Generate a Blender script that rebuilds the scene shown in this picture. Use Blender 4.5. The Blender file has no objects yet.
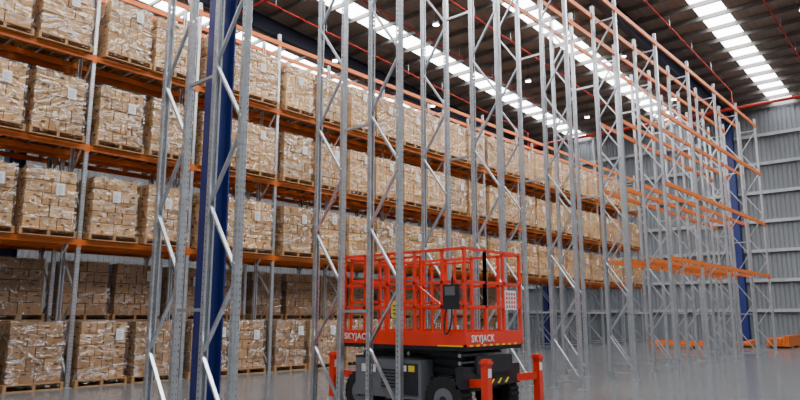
import bpy, bmesh, math, random
from mathutils import Vector, Matrix
random.seed(7)
S = bpy.context.scene
COL = S.collection

# ------------------------------------------------------------------ materials
def newmat(name):
    m = bpy.data.materials.new(name); m.use_nodes = True
    nt = m.node_tree
    return m, nt, nt.nodes['Principled BSDF']

def simple(name, col, rough=.5, metal=0., noise=0.0, nscale=5., coat=0., bump=0., bscale=40):
    m, nt, b = newmat(name)
    b.inputs['Roughness'].default_value = rough
    b.inputs['Metallic'].default_value = metal
    b.inputs['Coat Weight'].default_value = coat
    tc = nt.nodes.new('ShaderNodeTexCoord')
    n = nt.nodes.new('ShaderNodeTexNoise'); n.inputs['Scale'].default_value = nscale
    n.inputs['Detail'].default_value = 5
    nt.links.new(tc.outputs['Object'], n.inputs['Vector'])
    r = nt.nodes.new('ShaderNodeValToRGB')
    r.color_ramp.elements[0].position = .3; r.color_ramp.elements[1].position = .7
    c = Vector(col)
    r.color_ramp.elements[0].color = (*(c*(1-noise)), 1)
    r.color_ramp.elements[1].color = (*[min(1, x) for x in (c*(1+noise))], 1)
    nt.links.new(n.outputs['Fac'], r.inputs['Fac'])
    nt.links.new(r.outputs['Color'], b.inputs['Base Color'])
    if bump:
        n2 = nt.nodes.new('ShaderNodeTexNoise'); n2.inputs['Scale'].default_value = bscale
        nt.links.new(tc.outputs['Object'], n2.inputs['Vector'])
        bp = nt.nodes.new('ShaderNodeBump'); bp.inputs['Strength'].default_value = bump
        nt.links.new(n2.outputs['Fac'], bp.inputs['Height'])
        nt.links.new(bp.outputs['Normal'], b.inputs['Normal'])
    return m

def math_node(nt, op, a, b=None, c=None):
    n = nt.nodes.new('ShaderNodeMath'); n.operation = op
    for i, v in enumerate((a, b, c)):
        if v is None: continue
        if isinstance(v, (int, float)): n.inputs[i].default_value = v
        else: nt.links.new(v, n.inputs[i])
    return n.outputs[0]

galv = simple('galvanised_steel', (.58, .62, .67), .30, .8, .14, 6)
orange = simple('orange_powdercoat', (.68, .15, .010), .45, 0, .08, 3)
navy = simple('navy_paint', (.010, .022, .14), .45, 0, .08, 2)
navyd = simple('navy_dark_paint', (.010, .016, .042), .5, 0, .08, 2)
redp = simple('red_pipe_paint', (.45, .022, .012), .45, 0, .05, 3)
redl = simple('lift_red_paint', (.80, .034, .009), .35, 0, .05, 3, coat=.3)
black = simple('black_rubber', (.012, .012, .014), .7, 0, .2, 12)
dsteel = simple('dark_steel', (.03, .034, .04), .45, .4, .15, 8)
lgrey = simple('grey_cover_paint', (.15, .16, .18), .4, 0, .06, 4)
white = simple('white_label', (.82, .82, .82), .5, 0, .02, 3)
paper = simple('paper_label', (.76, .77, .78), .5, 0, .02, 3)
ink = simple('label_ink', (.12, .12, .14), .6)
yellow = simple('yellow_plastic', (.85, .62, .03), .5)
wood = simple('pallet_wood', (.38, .21, .09), .8, 0, .25, 9)
tape = simple('packing_tape', (.27, .14, .05), .3, 0, .06, 6, coat=.3)
printm = simple('carton_print', (.08, .042, .018), .7)
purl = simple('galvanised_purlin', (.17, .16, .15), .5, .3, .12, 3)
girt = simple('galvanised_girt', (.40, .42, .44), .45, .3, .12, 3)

def post_mat():
    m, nt, b = newmat('galvanised_perforated')
    b.inputs['Roughness'].default_value = .30; b.inputs['Metallic'].default_value = .8
    uv = nt.nodes.new('ShaderNodeUVMap'); uv.uv_map = 'UVMap'
    sp = nt.nodes.new('ShaderNodeSeparateXYZ'); nt.links.new(uv.outputs[0], sp.inputs[0])
    au = math_node(nt, 'ABSOLUTE', sp.outputs[0])
    du = math_node(nt, 'ABSOLUTE', math_node(nt, 'SUBTRACT', au, .028))
    fv = math_node(nt, 'FRACT', math_node(nt, 'MULTIPLY', sp.outputs[1], 1/.075))
    dv = math_node(nt, 'MULTIPLY', math_node(nt, 'ABSOLUTE', math_node(nt, 'SUBTRACT', fv, .5)), .075)
    q = math_node(nt, 'ADD', math_node(nt, 'MULTIPLY', du, 1.6), dv)
    hole = math_node(nt, 'LESS_THAN', q, .020)
    tc = nt.nodes.new('ShaderNodeTexCoord')
    n = nt.nodes.new('ShaderNodeTexNoise'); n.inputs['Scale'].default_value = 7
    nt.links.new(tc.outputs['Object'], n.inputs['Vector'])
    r = nt.nodes.new('ShaderNodeValToRGB')
    r.color_ramp.elements[0].color = (.42, .45, .49, 1); r.color_ramp.elements[1].color = (.74, .78, .83, 1)
    nt.links.new(n.outputs['Fac'], r.inputs['Fac'])
    nt.links.new(r.outputs['Color'], b.inputs['Base Color'])
    tr = nt.nodes.new('ShaderNodeBsdfTransparent')
    mx = nt.nodes.new('ShaderNodeMixShader')
    nt.links.new(hole, mx.inputs[0]); nt.links.new(b.outputs[0], mx.inputs[1]); nt.links.new(tr.outputs[0], mx.inputs[2])
    nt.links.new(mx.outputs[0], nt.nodes['Material Output'].inputs['Surface'])
    return m
postm = post_mat()

def carton_mat(name, col):
    m = simple(name, col, .7, 0, .10, 4)
    nt = m.node_tree; b = nt.nodes['Principled BSDF']
    oi = nt.nodes.new('ShaderNodeObjectInfo')
    link = b.inputs['Base Color'].links[0]; src = link.from_socket
    hsv = nt.nodes.new('ShaderNodeHueSaturation')
    v = math_node(nt, 'MULTIPLY_ADD', oi.outputs['Random'], .40, .82)
    nt.links.new(v, hsv.inputs['Value'])
    nt.links.new(src, hsv.inputs['Color'])
    nt.links.new(hsv.outputs[0], b.inputs['Base Color'])
    return m
cards = [carton_mat('cardboard_a', (.51, .285, .105)), carton_mat('cardboard_b', (.42, .225, .08)), carton_mat('cardboard_c', (.58, .335, .135))]
shade_cards = [carton_mat('cardboard_shaded_a', (.34, .19, .085)), carton_mat('cardboard_shaded_b', (.28, .155, .07)), carton_mat('cardboard_shaded_c', (.39, .22, .10))]  # same cardboard, darkened in colour for the shade on floor-level loads

def wrap_mat():
    m, nt, b = newmat('stretch_wrap_film')
    b.inputs['Base Color'].default_value = (.85, .85, .85, 1)
    b.inputs['Roughness'].default_value = .12
    tc = nt.nodes.new('ShaderNodeTexCoord')
    oi = nt.nodes.new('ShaderNodeObjectInfo')
    ad = nt.nodes.new('ShaderNodeVectorMath'); ad.operation='ADD'
    cb = nt.nodes.new('ShaderNodeCombineXYZ')
    rm = math_node(nt,'MULTIPLY',oi.outputs['Random'],30.)
    nt.links.new(rm, cb.inputs[0]); nt.links.new(rm, cb.inputs[2])
    nt.links.new(tc.outputs['Object'], ad.inputs[0]); nt.links.new(cb.outputs[0], ad.inputs[1])
    mp = nt.nodes.new('ShaderNodeMapping'); mp.inputs['Scale'].default_value = (2.0, 2.0, 4)
    mp.inputs['Rotation'].default_value = (.7, .6, .2)
    nt.links.new(ad.outputs[0], mp.inputs[0])
    n = nt.nodes.new('ShaderNodeTexNoise'); n.inputs['Scale'].default_value = .7; n.inputs['Detail'].default_value = 2
    n.inputs['Distortion'].default_value = 1.6
    nt.links.new(mp.outputs[0], n.inputs['Vector'])
    d = math_node(nt,'ABSOLUTE',math_node(nt,'SUBTRACT',n.outputs['Fac'],.5))
    mr = nt.nodes.new('ShaderNodeMapRange')
    mr.inputs['From Min'].default_value=.0; mr.inputs['From Max'].default_value=.022
    mr.inputs['To Min'].default_value=.55; mr.inputs['To Max'].default_value=.015
    nt.links.new(d, mr.inputs['Value'])
    bp = nt.nodes.new('ShaderNodeBump'); bp.inputs['Strength'].default_value = 1.; bp.inputs['Distance'].default_value = .35
    nt.links.new(n.outputs['Fac'], bp.inputs['Height']); nt.links.new(bp.outputs['Normal'], b.inputs['Normal'])
    tr = nt.nodes.new('ShaderNodeBsdfTransparent'); mx = nt.nodes.new('ShaderNodeMixShader')
    nt.links.new(mr.outputs[0], mx.inputs[0]); nt.links.new(tr.outputs[0], mx.inputs[1]); nt.links.new(b.outputs[0], mx.inputs[2])
    gl = nt.nodes.new('ShaderNodeBsdfGlossy'); gl.inputs['Roughness'].default_value=.07; gl.inputs['Color'].default_value=(1,1,1,1)
    nt.links.new(bp.outputs['Normal'], gl.inputs['Normal'])
    mx2 = nt.nodes.new('ShaderNodeMixShader'); mx2.inputs[0].default_value=.06
    nt.links.new(mx.outputs[0], mx2.inputs[1]); nt.links.new(gl.outputs[0], mx2.inputs[2])
    nt.links.new(mx2.outputs[0], nt.nodes['Material Output'].inputs['Surface'])
    return m
wrap = wrap_mat()

def emis(name, col, st):
    m, nt, b = newmat(name)
    b.inputs['Base Color'].default_value = (*col, 1)
    b.inputs['Emission Color'].default_value = (*col, 1)
    b.inputs['Emission Strength'].default_value = st
    return m
skyl = emis('translucent_skylight', (.97, .98, 1), 14.0)
lampm = emis('highbay_lens', (1, .96, .88), 40)

def floor_mat():
    m = simple('polished_concrete', (.115, .12, .127), .3, 0, .07, .25)
    nt = m.node_tree; b = nt.nodes['Principled BSDF']
    b.inputs['Specular IOR Level'].default_value = .35
    tc = nt.nodes.new('ShaderNodeTexCoord')
    n = nt.nodes.new('ShaderNodeTexNoise'); n.inputs['Scale'].default_value = .6; n.inputs['Detail'].default_value = 3
    nt.links.new(tc.outputs['Object'], n.inputs['Vector'])
    mr = nt.nodes.new('ShaderNodeMapRange'); mr.inputs['To Min'].default_value = .12; mr.inputs['To Max'].default_value = .26
    nt.links.new(n.outputs['Fac'], mr.inputs['Value']); nt.links.new(mr.outputs[0], b.inputs['Roughness'])
    return m
floorm = floor_mat()

def ribbed(name, col, axis, pitch, rough, metal, noise=.1, depth=.6):
    m = simple(name, col, rough, metal, noise, .35)
    nt = m.node_tree; b = nt.nodes['Principled BSDF']
    tc = nt.nodes.new('ShaderNodeTexCoord')
    sp = nt.nodes.new('ShaderNodeSeparateXYZ'); nt.links.new(tc.outputs['Object'], sp.inputs[0])
    f = math_node(nt, 'FRACT', math_node(nt, 'MULTIPLY', sp.outputs[axis], 1/pitch))
    h = math_node(nt, 'MINIMUM', math_node(nt, 'MULTIPLY', math_node(nt, 'ABSOLUTE', math_node(nt, 'SUBTRACT', f, .5)), 6), 1.)
    bp = nt.nodes.new('ShaderNodeBump'); bp.inputs['Strength'].default_value = depth; bp.inputs['Distance'].default_value = .04
    nt.links.new(h, bp.inputs['Height']); nt.links.new(bp.outputs['Normal'], b.inputs['Normal'])
    return m
wallm = ribbed('ribbed_wall_sheet', (.19, .205, .225), 1, .25, .6, 0, .1, .9)
wallx = ribbed('ribbed_side_wall_sheet', (.17, .18, .19), 0, .25, .6, 0)
roofm = ribbed('ribbed_roof_sheet', (.26, .225, .195), 1, .30, .6, .1, .22)

# ------------------------------------------------------------------ mesh builder
class MB:
    def __init__(s): s.v=[]; s.f=[]; s.m=[]; s.uv=[]; s.mats=[]
    def mi(s, mat):
        if mat not in s.mats: s.mats.append(mat)
        return s.mats.index(mat)
    def face(s, idx, mat, uv=None):
        s.f.append(idx); s.m.append(s.mi(mat)); s.uv.append(uv or [(9, 9)]*len(idx))
    def hexa(s, P, mat):
        b=len(s.v); s.v += [tuple(p) for p in P]
        for q in ((0,3,2,1),(4,5,6,7),(0,1,5,4),(1,2,6,5),(2,3,7,6),(3,0,4,7)):
            s.face([b+i for i in q], mat)
    def box(s, lo, hi, mat):
        x0,y0,z0=lo; x1,y1,z1=hi
        s.hexa([(x0,y0,z0),(x1,y0,z0),(x1,y1,z0),(x0,y1,z0),(x0,y0,z1),(x1,y0,z1),(x1,y1,z1),(x0,y1,z1)], mat)
    def rbox(s, c, size, ang, mat):
        ca,sa=math.cos(ang),math.sin(ang); P=[]
        for z in (-.5,.5):
            for x,y in ((-.5,-.5),(.5,-.5),(.5,.5),(-.5,.5)):
                X=x*size[0];Y=y*size[1]
                P.append((c[0]+X*ca-Y*sa, c[1]+X*sa+Y*ca, c[2]+z*size[2]))
        s.hexa(P, mat)
    def bar(s, p0, p1, w, h, mat, up=(0,0,1)):
        p0=Vector(p0);p1=Vector(p1); d=(p1-p0).normalized(); up=Vector(up)
        if abs(d.dot(up))>.98: up=Vector((0,1,0))
        a=d.cross(up).normalized(); b=a.cross(d).normalized()
        P=[]
        for p in (p0,p1):
            for x,y in ((-.5,-.5),(.5,-.5),(.5,.5),(-.5,.5)):
                P.append(p+a*x*w+b*y*h)
        s.hexa(P, mat)
    def tube(s, p0, p1, r, mat, n=10, caps=True):
        p0=Vector(p0);p1=Vector(p1); d=(p1-p0).normalized(); up=Vector((0,0,1))
        if abs(d.dot(up))>.98: up=Vector((0,1,0))
        a=d.cross(up).normalized(); b=a.cross(d).normalized(); base=len(s.v)
        for p in (p0,p1):
            for i in range(n):
                t=2*math.pi*i/n; s.v.append(tuple(p+a*r*math.cos(t)+b*r*math.sin(t)))
        for i in range(n):
            j=(i+1)%n; s.face([base+i,base+j,base+n+j,base+n+i], mat)
        if caps:
            s.face([base+i for i in range(n)][::-1], mat); s.face([base+n+i for i in range(n)], mat)
    def post(s, x, y, z1, sgn, w=.095, d=.08):
        y0=y; y1=y-sgn*d
        prof=[(x+w*.25,y1),(x+w*.5,y1),(x+w*.5,y0-sgn*.012),(x+w*.38,y0),(x-w*.38,y0),(x-w*.5,y0-sgn*.012),(x-w*.5,y1),(x-w*.25,y1)]
        b=len(s.v)
        for z in (0,z1):
            for p in prof: s.v.append((p[0],p[1],z))
        n=len(prof)
        for i in range(n-1):
            uv=None
            if i==3:
                uv=[(.045,0),(-.045,0),(-.045,z1),(.045,z1)]
            elif i in (1,5):
                uv=[(.062,0),(-.006,0),(-.006,z1),(.062,z1)]
            s.face([b+i,b+i+1,b+n+i+1,b+n+i], postm, uv)
        s.box((x-.08,min(y0,y1)-.03,0),(x+.08,max(y0,y1)+.03,.012), galv)
    def mesh(s, name):
        me=bpy.data.meshes.new(name); me.from_pydata(s.v,[],s.f)
        for m in s.mats: me.materials.append(m)
        me.polygons.foreach_set('material_index', s.m)
        ul=me.uv_layers.new(name='UVMap'); flat=[c for u in s.uv for p in u for c in p]
        ul.data.foreach_set('uv', flat); me.update(); return me
    def obj(s, name, parent=None, loc=(0,0,0)):
        o=bpy.data.objects.new(name, s.mesh(name)); COL.objects.link(o); o.location=loc
        if parent: o.parent=parent
        return o
def empty(name, loc=(0,0,0)):
    o=bpy.data.objects.new(name,None); COL.objects.link(o); o.location=loc; o.empty_display_size=.3
    return o

# ------------------------------------------------------------------ room shell
XW=44.0; YN=-10.0; YL=31.0; XN=-8.0
def roofz(x): return 14.2+.055*(XW-x)
b=MB(); b.box((XN-8,YN-8,-.2),(XW+.2,YL+.2,0),floorm); b.obj('floor')
b=MB(); b.box((XW,YN,0),(XW+.15,YL,roofz(XW)+.2),wallm)
b.obj('wall_far')
b=MB(); b.box((XN,YL,0),(XW,YL+.15,roofz(XN)),wallx); b.obj('wall_left')
b=MB()
z=1.9
while z<14:
    b.box((XW-.22,YN,z),(XW-.02,YL,z+.03),girt); b.box((XW-.22,YN,z-.16),(XW-.19,YL,z),girt)
    z+=1.75
y=YN+3.3
while y<YL:
    b.box((XW-.36,y-.08,0),(XW-.23,y+.08,13.9),girt); y+=6.6
b.obj('trim_girts_far')

strips=[1.2,7.7,14.2,20.6,27.2]; sw=.58
b=MB(); sk=MB()
def roofstrip(bb,y0,y1,mat,th=.05):
    bb.hexa([(XN,y0,roofz(XN)),(XW,y0,roofz(XW)),(XW,y1,roofz(XW)),(XN,y1,roofz(XN)),
             (XN,y0,roofz(XN)+th),(XW,y0,roofz(XW)+th),(XW,y1,roofz(XW)+th),(XN,y1,roofz(XN)+th)],mat)
prev=YN
for s_ in strips:
    roofstrip(b,prev,s_-sw,roofm); roofstrip(sk,s_-sw,s_+sw,skyl,.04); prev=s_+sw
roofstrip(b,prev,YL,roofm)
b.obj('ceiling'); sk.obj('window_skylights')
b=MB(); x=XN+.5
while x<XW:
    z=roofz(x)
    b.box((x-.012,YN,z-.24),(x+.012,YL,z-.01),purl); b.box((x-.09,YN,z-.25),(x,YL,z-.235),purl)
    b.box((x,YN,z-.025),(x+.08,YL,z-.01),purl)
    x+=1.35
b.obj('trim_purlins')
b=MB()
def ibeam(p0,p1,h,w,mat):
    p0=Vector(p0);p1=Vector(p1)
    b.bar(p0,p1,.03,h,mat)
    for dz in (-h/2,h/2): b.bar(p0+Vector((0,0,dz)),p1+Vector((0,0,dz)),w,.03,mat)
for yy in (-2.6,10.7,24.0):
    ibeam((XN,yy,roofz(XN)-.62),(XW,yy,roofz(XW)-.62),.7,.28,navyd)
b.obj('trim_rafters')
def column(x,y,w=.36,top=None,name='steel_column'):
    b=MB(); t=top or roofz(x)-1.0
    b.box((x-w/2,y-.015,.0),(x+w/2,y+.015,t),navy)
    for s_ in (-1,1): b.box((x+s_*w/2-.015,y-w/2,0),(x+s_*w/2+.015,y+w/2,t),navy)
    b.box((x-.3,y-.3,0),(x+.3,y+.3,.03),navy)
    for s1 in (-1,1):
        for s2 in (-1,1): b.tube((x+s1*.24,y+s2*.24,.03),(x+s1*.24,y+s2*.24,.07),.02,galv,8)
    b.obj(name)
column(6.98,10.7); column(XW-.62,10.7); column(5.9,17.9,.36,9.5); column(32.7,17.9,.36,9.5)

b=MB()
for y in (.2,3.2,5.4,9.2,12.3,15.6,18.6,22.0,24.8,28):
    b.tube((XN,y,roofz(XN)-.75),(38.5,y,roofz(38.5)-.75),.036,redp,8)
    x=XN+1
    while x<38:
        b.tube((x,y,roofz(x)-.75),(x,y,roofz(x)-.88),.015,redp,6); b.tube((x,y,roofz(x)-.74),(x,y,roofz(x)-.25),.008,galv,4); x+=3.0
b.tube((38.5,0,12.75),(38.5,YL-.3,12.75),.09,redp,12)
b.tube((16.0,4,roofz(16)-1.1),(16.0,YL-.3,roofz(16)-1.1),.06,redp,12)
for y in (3.2,5.4,9.2,12.3,15.6,18.6,22.0): b.tube((38.5,y,12.75),(38.5,y,roofz(38.5)-.75),.036,redp,8)
b.obj('sprinkler_pipework')

lm=MB(); 
lm.tube((0,0,-.02),(0,0,.0),.13,lampm,20); lm.tube((0,0,0),(0,0,.10),.15,girt,20); lm.tube((0,0,.10),(0,0,.22),.07,dsteel,12); lm.tube((0,0,.22),(0,0,1.0),.01,dsteel,6)
lme=lm.mesh('high_bay_lamp')
for y in (4.2,11.8,17.0,23.5,28.5):
    for x in (-2,6,14,22,30,37):
        o=bpy.data.objects.new('high_bay_lamp',lme); COL.objects.link(o); o.location=(x,y,roofz(x)-1.1)

# ------------------------------------------------------------------ pallet loads
PW=1.165
def pallet(b,z0=0):
    for i in range(7):
        yy=-PW/2+ .05+ i*(PW-.1)/6
        b.box((-PW/2,yy-.05,z0+.128),(PW/2,yy+.05,z0+.15),wood)
    for xx in (-PW/2+.03,0,PW/2-.03): b.box((xx-.03,-PW/2,z0+.022),(xx+.03,PW/2,z0+.128),wood)
    for yy in (-PW/2+.05,0,PW/2-.05): b.box((-PW/2,yy-.05,z0),(PW/2,yy+.05,z0+.022),wood)
def load(seed,layers=5,lh=.262,labels=1,cards=cards):
    R=random.Random(seed); b=MB(); pallet(b)
    W=1.05; z=.15
    for L in range(layers):
        nx,ny=((3,2) if (L+seed)%2 else (2,3))
        if seed%3==0: nx,ny=((4,2) if L%2 else (3,3))
        dx=W/nx; dy=W/ny; off=R.uniform(-.012,.012)
        for i in range(nx):
            for j in range(ny):
                if 0<i<nx-1 and 0<j<ny-1: continue
                cx=-W/2+dx*(i+.5)+off+R.uniform(-.004,.004); cy=-W/2+dy*(j+.5)+R.uniform(-.014,.014)
                m=R.choice(cards)
                b.rbox((cx,cy,z+lh/2),(dx-.020,dy-.020,lh-.014),R.uniform(-.02,.02),m)
                if j==0:
                    b.box((cx-.028,cy-dy/2-.004,z+.008),(cx+.028,cy-dy/2+.014,z+lh*.32),tape)
                    for k in range(2):
                        px=cx+R.uniform(-.3,.2)*dx; pz=z+lh*R.uniform(.4,.75)
                        b.box((px,cy-dy/2-.003,pz),(px+R.uniform(.04,.1),cy-dy/2+.014,pz+R.uniform(.012,.035)),printm)
                if i==0:
                    b.box((cx-dx/2-.004,cy-.028,z+.008),(cx-dx/2+.014,cy+.028,z+lh*.32),tape)
                    py=cy+R.uniform(-.3,.1)*dy; pz=z+lh*R.uniform(.4,.7)
                    b.box((cx-dx/2-.003,py,pz),(cx-dx/2+.014,py+.09,pz+.03),printm)
        z+=lh
    top=z
    n=14; hh=8; o=W/2+.024; base=len(b.v)
    ring=[]
    for k in range(4):
        for i in range(n):
            t=-o+2*o*i/n
            ring.append([(t,-o),(o,t),(-t,o),(-o,-t)][k])
    for h in range(hh+1):
        zz=.10+(top-.08)*h/hh
        for (x,y) in ring:
            s_=1+R.uniform(-.004,.026)
            if h==0: s_=1+R.uniform(.0,.06)
            b.v.append((x*s_,y*s_,zz+(R.uniform(-.05,.02) if h==0 else 0)))
    N=len(ring)
    for h in range(hh):
        for i in range(N):
            j=(i+1)%N; b.face([base+h*N+i,base+h*N+j,base+(h+1)*N+j,base+(h+1)*N+i],wrap)
    c=len(b.v); b.v.append((0,0,top+.02))
    for i in range(N): b.face([base+hh*N+i,base+hh*N+(i+1)%N,c],wrap)
    if labels:
        lx=R.uniform(-.12,.28); lz=R.uniform(.90,1.12)
        b.box((lx,-o-.022,lz),(lx+.18,-o-.016,lz+.25),paper)
        for k in range(4): b.box((lx+.02,-o-.024,lz+.04+k*.045),(lx+.02+R.uniform(.07,.13),-o-.021,lz+.050+k*.045),ink)
        b.box((-o-.024,-.1,lz-.05),(-o-.016,.06,lz+.15),paper)
    return b.mesh('pallet_of_cartons')
loads=[load(i) for i in range(1,9)]
low=[load(20+i,5,.25,labels=i%2,cards=shade_cards) for i in range(4)]
def put(me,x,y,z):
    o=bpy.data.objects.new('pallet_of_cartons',me); COL.objects.link(o)
    o.location=(x+random.uniform(-.02,.02),y+random.uniform(-.04,.04),z); o.rotation_euler=(0,0,random.uniform(-.02,.02))

# ------------------------------------------------------------------ racks
def frame(bp,bb,x,y0,y1,H,first=.15,pitch=.92):
    bp.post(x,y0,H,-1); bp.post(x,y1,H,1)
    a=y0+.045; c=y1-.045
    bb.bar((x,a,first),(x,c,first),.035,.035,galv)
    z=first; k=0
    while z+pitch<H-.1:
        p=(a,c) if k%2==0 else (c,a)
        bb.bar((x,p[0],z+.03),(x,p[1],z+pitch-.03),.03,.045,galv,up=(1,0,0))
        z+=pitch; k+=1
    bb.bar((x,a,z),(x,c,z),.035,.035,galv)
def beam(bb,x0,x1,y,z,sgn):
    ya,yb=sorted((y+sgn*.004,y-sgn*.046))
    bb.box((x0+.05,ya,z-.12),(x1-.05,yb,z),orange)
    for xx,s_ in ((x0,1),(x1,-1)):
        xa,xb=sorted((xx+s_*.046,xx+s_*.056))
        bb.box((xa,min(y,y-sgn*.06),z-.17),(xb,max(y,y-sgn*.06),z+.03),orange)
        xa,xb=sorted((xx+s_*.0,xx+s_*.05)); yc,yd=sorted((y+sgn*.003,y+sgn*.007))
        bb.box((xa,yc,z-.17),(xb,yd,z+.03),orange)

levels=[3.2,5.36,7.5,9.62]
H=9.85
root=empty('pallet_rack',(0,0,0))
V0=15.0; D=.84; V1=V0+D+.42
bays=[6.4+2.7*k for k in range(-3,13)]
bp=MB(); bb=MB(); bo=MB()
for x in bays:
    frame(bp,bb,x,V0,V0+D,H); frame(bp,bb,x,V1,V1+D,H)
    for z in (1.5,4.5,7.5): bb.bar((x,V0+D,z),(x,V1,z),.04,.04,galv)
for x0,x1 in zip(bays[:-1],bays[1:]):
    for z in levels:
        beam(bo,x0,x1,V0,z,-1); beam(bo,x0,x1,V0+D,z,1); beam(bo,x0,x1,V1,z,-1); beam(bo,x0,x1,V1+D,z,1)
        for k in range(4):
            xx=x0+.4+k*.63
            if z<9: bo.box((xx-.02,V0-.0,z-.045),(xx+.02,V0+D,z-.012),galv)
bp.obj('uprights',root); bb.obj('bracing',root); bo.obj('beams',root)
for x0 in bays[:-1]:
    for z in levels[:3]:
        for dx in (.72,1.98):
            put(random.choice(loads),x0+dx,V0+D/2,z+.002)
            put(random.choice(loads),x0+dx,V1+D/2,z+.002)
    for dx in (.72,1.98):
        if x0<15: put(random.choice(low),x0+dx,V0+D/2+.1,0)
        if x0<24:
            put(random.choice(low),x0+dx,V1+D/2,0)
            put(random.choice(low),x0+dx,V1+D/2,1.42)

root=empty('pallet_rack',(0,0,0))
FV=[6.5,7.2,7.75,8.45]
sets=[4.62+2.9*k for k in range(0,10)]
bp=MB(); bb=MB(); bo=MB()
for x in sets:
    frame(bp,bb,x,FV[0],FV[1],H); frame(bp,bb,x,FV[2],FV[3],H)
    for z in (1.6,4.6,7.6): bb.bar((x,FV[1],z),(x,FV[2],z),.04,.04,galv)
for i,(x0,x1) in enumerate(zip(sets[:-1],sets[1:])):
    for li,z in enumerate(levels):
        if i>=5 or li==3:
            beam(bo,x0,x1,FV[0],z,-1); beam(bo,x0,x1,FV[1],z,1); beam(bo,x0,x1,FV[2],z,-1); beam(bo,x0,x1,FV[3],z,1)
bp.obj('uprights',root); bb.obj('bracing',root); bo.obj('beams',root)

def bundle(x,y,n,m,L=2.7,ang=0.):
    b=MB()
    for i in range(n):
        for j in range(m-(i>2)):
            b.box((-L/2+random.uniform(-.05,.05),(i-n/2)*.07,.1+j*.125),(L/2,(i-n/2)*.07+.055,.1+j*.125+.115),orange)
    for xx in (-L*.3,L*.3): b.box((xx-.05,-n*.04,0),(xx+.05,n*.04,.1),wood)
    o=b.obj('bundle_of_rack_beams',None,(x,y,0)); o.rotation_euler=(0,0,ang)
bundle(37.5,7.6,14,4); bundle(37.3,9.2,10,2,2.7,.1); bundle(33.5,11.5,8,2,2.7,1.5)

# ------------------------------------------------------------------ scissor lift
LX,LY=7.86,5.6; LW,LL=1.56,2.5
lift=empty('scissor_lift',(LX,LY,0))
def part(bm_,name): return bm_.obj(name,lift)
b=MB()
b.box((.2,.25,.42),(LW-.2,LL-.25,.62),dsteel)
b.box((.30,.35,.62),(LW-.30,LL-.35,.70),dsteel)
b.box((.02,.06,.50),(LW-.02,.20,.80),dsteel)
b.box((.30,.02,.70),(LW-.30,.06,.95),dsteel)
part(b,'chassis')
b=MB()
b.box((-.02,.80,.30),(.28,LL-.34,.88),lgrey); b.box((-.03,.86,.36),(-.02,1.22,.82),dsteel)
for k in range(6): b.box((-.032,1.30,.45+k*.05),(-.02,1.6,.47+k*.05),black)
b.box((-.03,1.72,.66),(-.02,2.02,.78),white)
b.box((-.034,.92,.70),(-.03,1.04,.79),yellow); b.box((-.034,1.08,.70),(-.03,1.17,.79),white)
b.box((-.03,.80,.88),(.28,LL-.34,.90),dsteel)
b.box((LW-.28,.75,.34),(LW-.03,LL-.75,.84),lgrey)
for k in range(5): b.bar((.30+k*.2,.058,.53),(.38+k*.2,.058,.60),.006,.05,yellow,up=(0,1,0))
part(b,'engine_trays')
b=MB()
for x in (.02,LW-.27):
    for y in (.42,LL-.40):
        b.tube((x,y,.33),(x+.25,y,.33),.33,black,28)
        for k in range(24):
            t=2*math.pi*k/24; cy,cz=y+math.cos(t)*.335,.335+math.sin(t)*.325
            b.bar((x+.01,cy,cz),(x+.24,cy,cz),.04,.03,black,up=(0,math.cos(t),math.sin(t)))
        xx=x-.01 if x<.5 else x+.26
        b.tube((min(xx,x),y,.33),(max(xx,x+.25),y,.33),.17,lgrey,20)
        b.tube((x-.02,y,.33),(x+.27,y,.33),.06,dsteel,12)
part(b,'wheels')
b=MB()
for x,y in ((.12,-.26),(LW+.20,-.14),(.12,LL+.32),(LW-.05,LL+.32)):
    b.box((x-.055,y-.055,.20),(x+.055,y+.055,.93),redl)
    b.box((x-.07,y-.07,.86),(x+.07,y+.07,.90),redl)
    b.box((x-.040,y-.058,.68),(x+.040,y-.0545,.80),white)
    b.tube((x,y,.05),(x,y,.22),.03,galv,10); b.tube((x,y,0),(x,y,.05),.12,black,16)
    ty=.25 if y<1 else LL-.25
    b.bar((x,y,.60),(min(max(x,.25),LW-.25),ty,.56),.09,.11,redl)
part(b,'stabilisers')
b=MB()
for x in (.28,.42,LW-.42,LW-.28):
    for k in range(3):
        z=.72+k*.12
        b.bar((x,.25,z),(x,LL-.25,z+.08),.05,.075,dsteel); b.bar((x+.055,.25,z+.08),(x+.055,LL-.25,z),.05,.075,dsteel)
for k in range(4):
    for y in (.27,LL/2,LL-.27): b.tube((.22,y,.73+k*.11),(LW-.22,y,.73+k*.11),.03,galv,10)
b.bar((LW/2,.5,.75),(LW/2,1.9,1.0),.1,.1,black)
part(b,'scissor_arms')
b=MB()
zt=1.12; th=.18
b.box((.02,.02,zt-.09),(LW-.02,LL-.02,zt+.03),dsteel)
for (x0,y0,x1,y1) in ((0,0,.03,LL),(LW-.03,0,LW,LL),(0,0,LW,.03),(0,LL-.03,LW,LL)):
    b.box((x0,y0,zt-.03),(x1,y1,zt+th),redl)
part(b,'platform_deck')
b=MB(); top=2.50; r=.042
def rail(p0,p1,w=r): b.bar(p0,p1,w,w,redl)
cs=[(0.02,0.02),(LW-.02,.02),(LW-.02,LL-.02),(.02,LL-.02)]
for i in range(4):
    p=cs[i]; q=cs[(i+1)%4]
    for z in (top,2.02,1.66): rail((*p,z),(*q,z))
for y in (.02,.42,.95,1.5,2.0,LL-.02):
    for x in (.02,LW-.02): rail((x,y,zt),(x,y,top))
for x in (.55,1.05):
    for y in (.02,LL-.02): rail((x,y,zt),(x,y,top))
ins=.10
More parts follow.
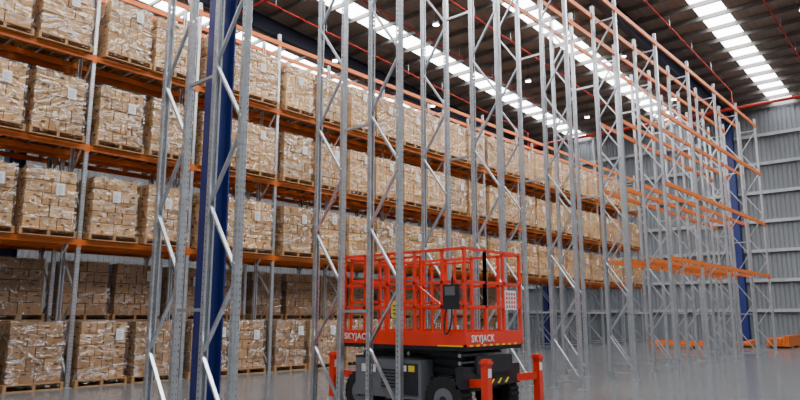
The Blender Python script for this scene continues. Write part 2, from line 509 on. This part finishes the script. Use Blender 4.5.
for x in (ins,LW-ins):
    for z in (top-.07,2.1,1.75): rail((x,.9,z),(x,LL-.1,z),.035)
    for y in (.9,1.25,1.75,LL-.1): rail((x,y,zt+.05),(x,y,top-.07),.035)
for z in (top-.07,2.1): rail((ins,LL-.1,z),(LW-ins,LL-.1,z),.035)
rail((.02,.42,1.66),(.02,.95,2.02),.03); rail((.55,.02,1.66),(.55,.02,top))
part(b,'guard_rails')
b=MB()
b.box((-.05,.10,1.62),(.0,.36,1.98),dsteel); b.box((-.055,.14,1.82),(-.05,.32,1.95),ink)
b.tube((-.03,.2,1.98),(-.03,.2,2.08),.018,black,8)
part(b,'control_box')
b=MB(); b.box((1.05,-.012,1.62),(1.38,-.004,1.92),white)
for i in range(4):
    for j in range(4): b.box((1.08+i*.075,-.016,1.65+j*.065),(1.12+i*.075,-.011,1.69+j*.065),redl)
part(b,'warning_sign')
b=MB(); b.box((-.012,1.24,1.50),(-.002,1.40,1.76),yellow)
for k in range(3): b.box((-.015,1.27,1.55+k*.06),(-.011,1.37,1.575+k*.06),ink)
part(b,'warning_tag')
cu=bpy.data.curves.new('control_cable','CURVE'); cu.dimensions='3D'; cu.bevel_depth=.012
sp=cu.splines.new('NURBS'); pts=[(-.05,.2,1.65),(-.09,.16,1.4),(-.07,.3,1.2),(-.05,.36,1.35),(-.04,.3,1.7),(0,.2,1.9)]
sp.points.add(len(pts)-1)
for p,c in zip(sp.points,pts): p.co=(*c,1)
sp.use_endpoint_u=True; cu.materials.append(black)
o=bpy.data.objects.new('control_cable',cu); COL.objects.link(o); o.parent=lift
b=MB()
for k in range(8): b.box((.1+k*.17,-.004,zt-.03),(.18+k*.17,.001,zt-.005),yellow)
b.box((-.004,.05,zt-.03),(.001,.5,zt-.012),yellow)
part(b,'hazard_tape')
def text(s_,loc,rot,size,mat,name):
    c=bpy.data.curves.new(name,'FONT'); c.body=s_; c.size=size; c.extrude=.002; c.offset=.002
    c.space_character=1.08
    c.materials.append(mat); o=bpy.data.objects.new(name,c); COL.objects.link(o); o.parent=lift
    o.location=loc; o.rotation_euler=rot
text('SKYJACK',(.14,-.006,zt+.035),(math.pi/2,0,0),.14,white,'decal_end')
text('SKYJACK',(-.006,LL-.05,zt+.035),(math.pi/2,0,-math.pi/2),.14,white,'decal_side')

# ------------------------------------------------------------------ light, camera
w=bpy.data.worlds.new('world'); S.world=w; w.use_nodes=True
w.node_tree.nodes['Background'].inputs[0].default_value=(.95,.97,1,1)
w.node_tree.nodes['Background'].inputs[1].default_value=.33
def area(name,loc,sx,sy,e,col=(1,1,1),rot=(0,0,0)):
    l=bpy.data.lights.new(name,'AREA'); l.shape='RECTANGLE'; l.size=sx; l.size_y=sy; l.energy=e; l.color=col
    o=bpy.data.objects.new(name,l); COL.objects.link(o); o.location=loc; o.rotation_euler=rot
area('skylight_light',(16,1.2,14.0),40,1.2,3400,(1,.99,.97))
area('skylight_light',(20,12.6,12.8),40,1.2,1700,(1,.99,.97))

cam=bpy.data.cameras.new('camera'); co=bpy.data.objects.new('camera',cam); COL.objects.link(co)
cam.sensor_width=36; cam.lens=663/800*36
co.location=(0,0,1.53); co.rotation_euler=(math.radians(90+9.9),0,math.radians(-49))
cam.clip_end=200
S.camera=co
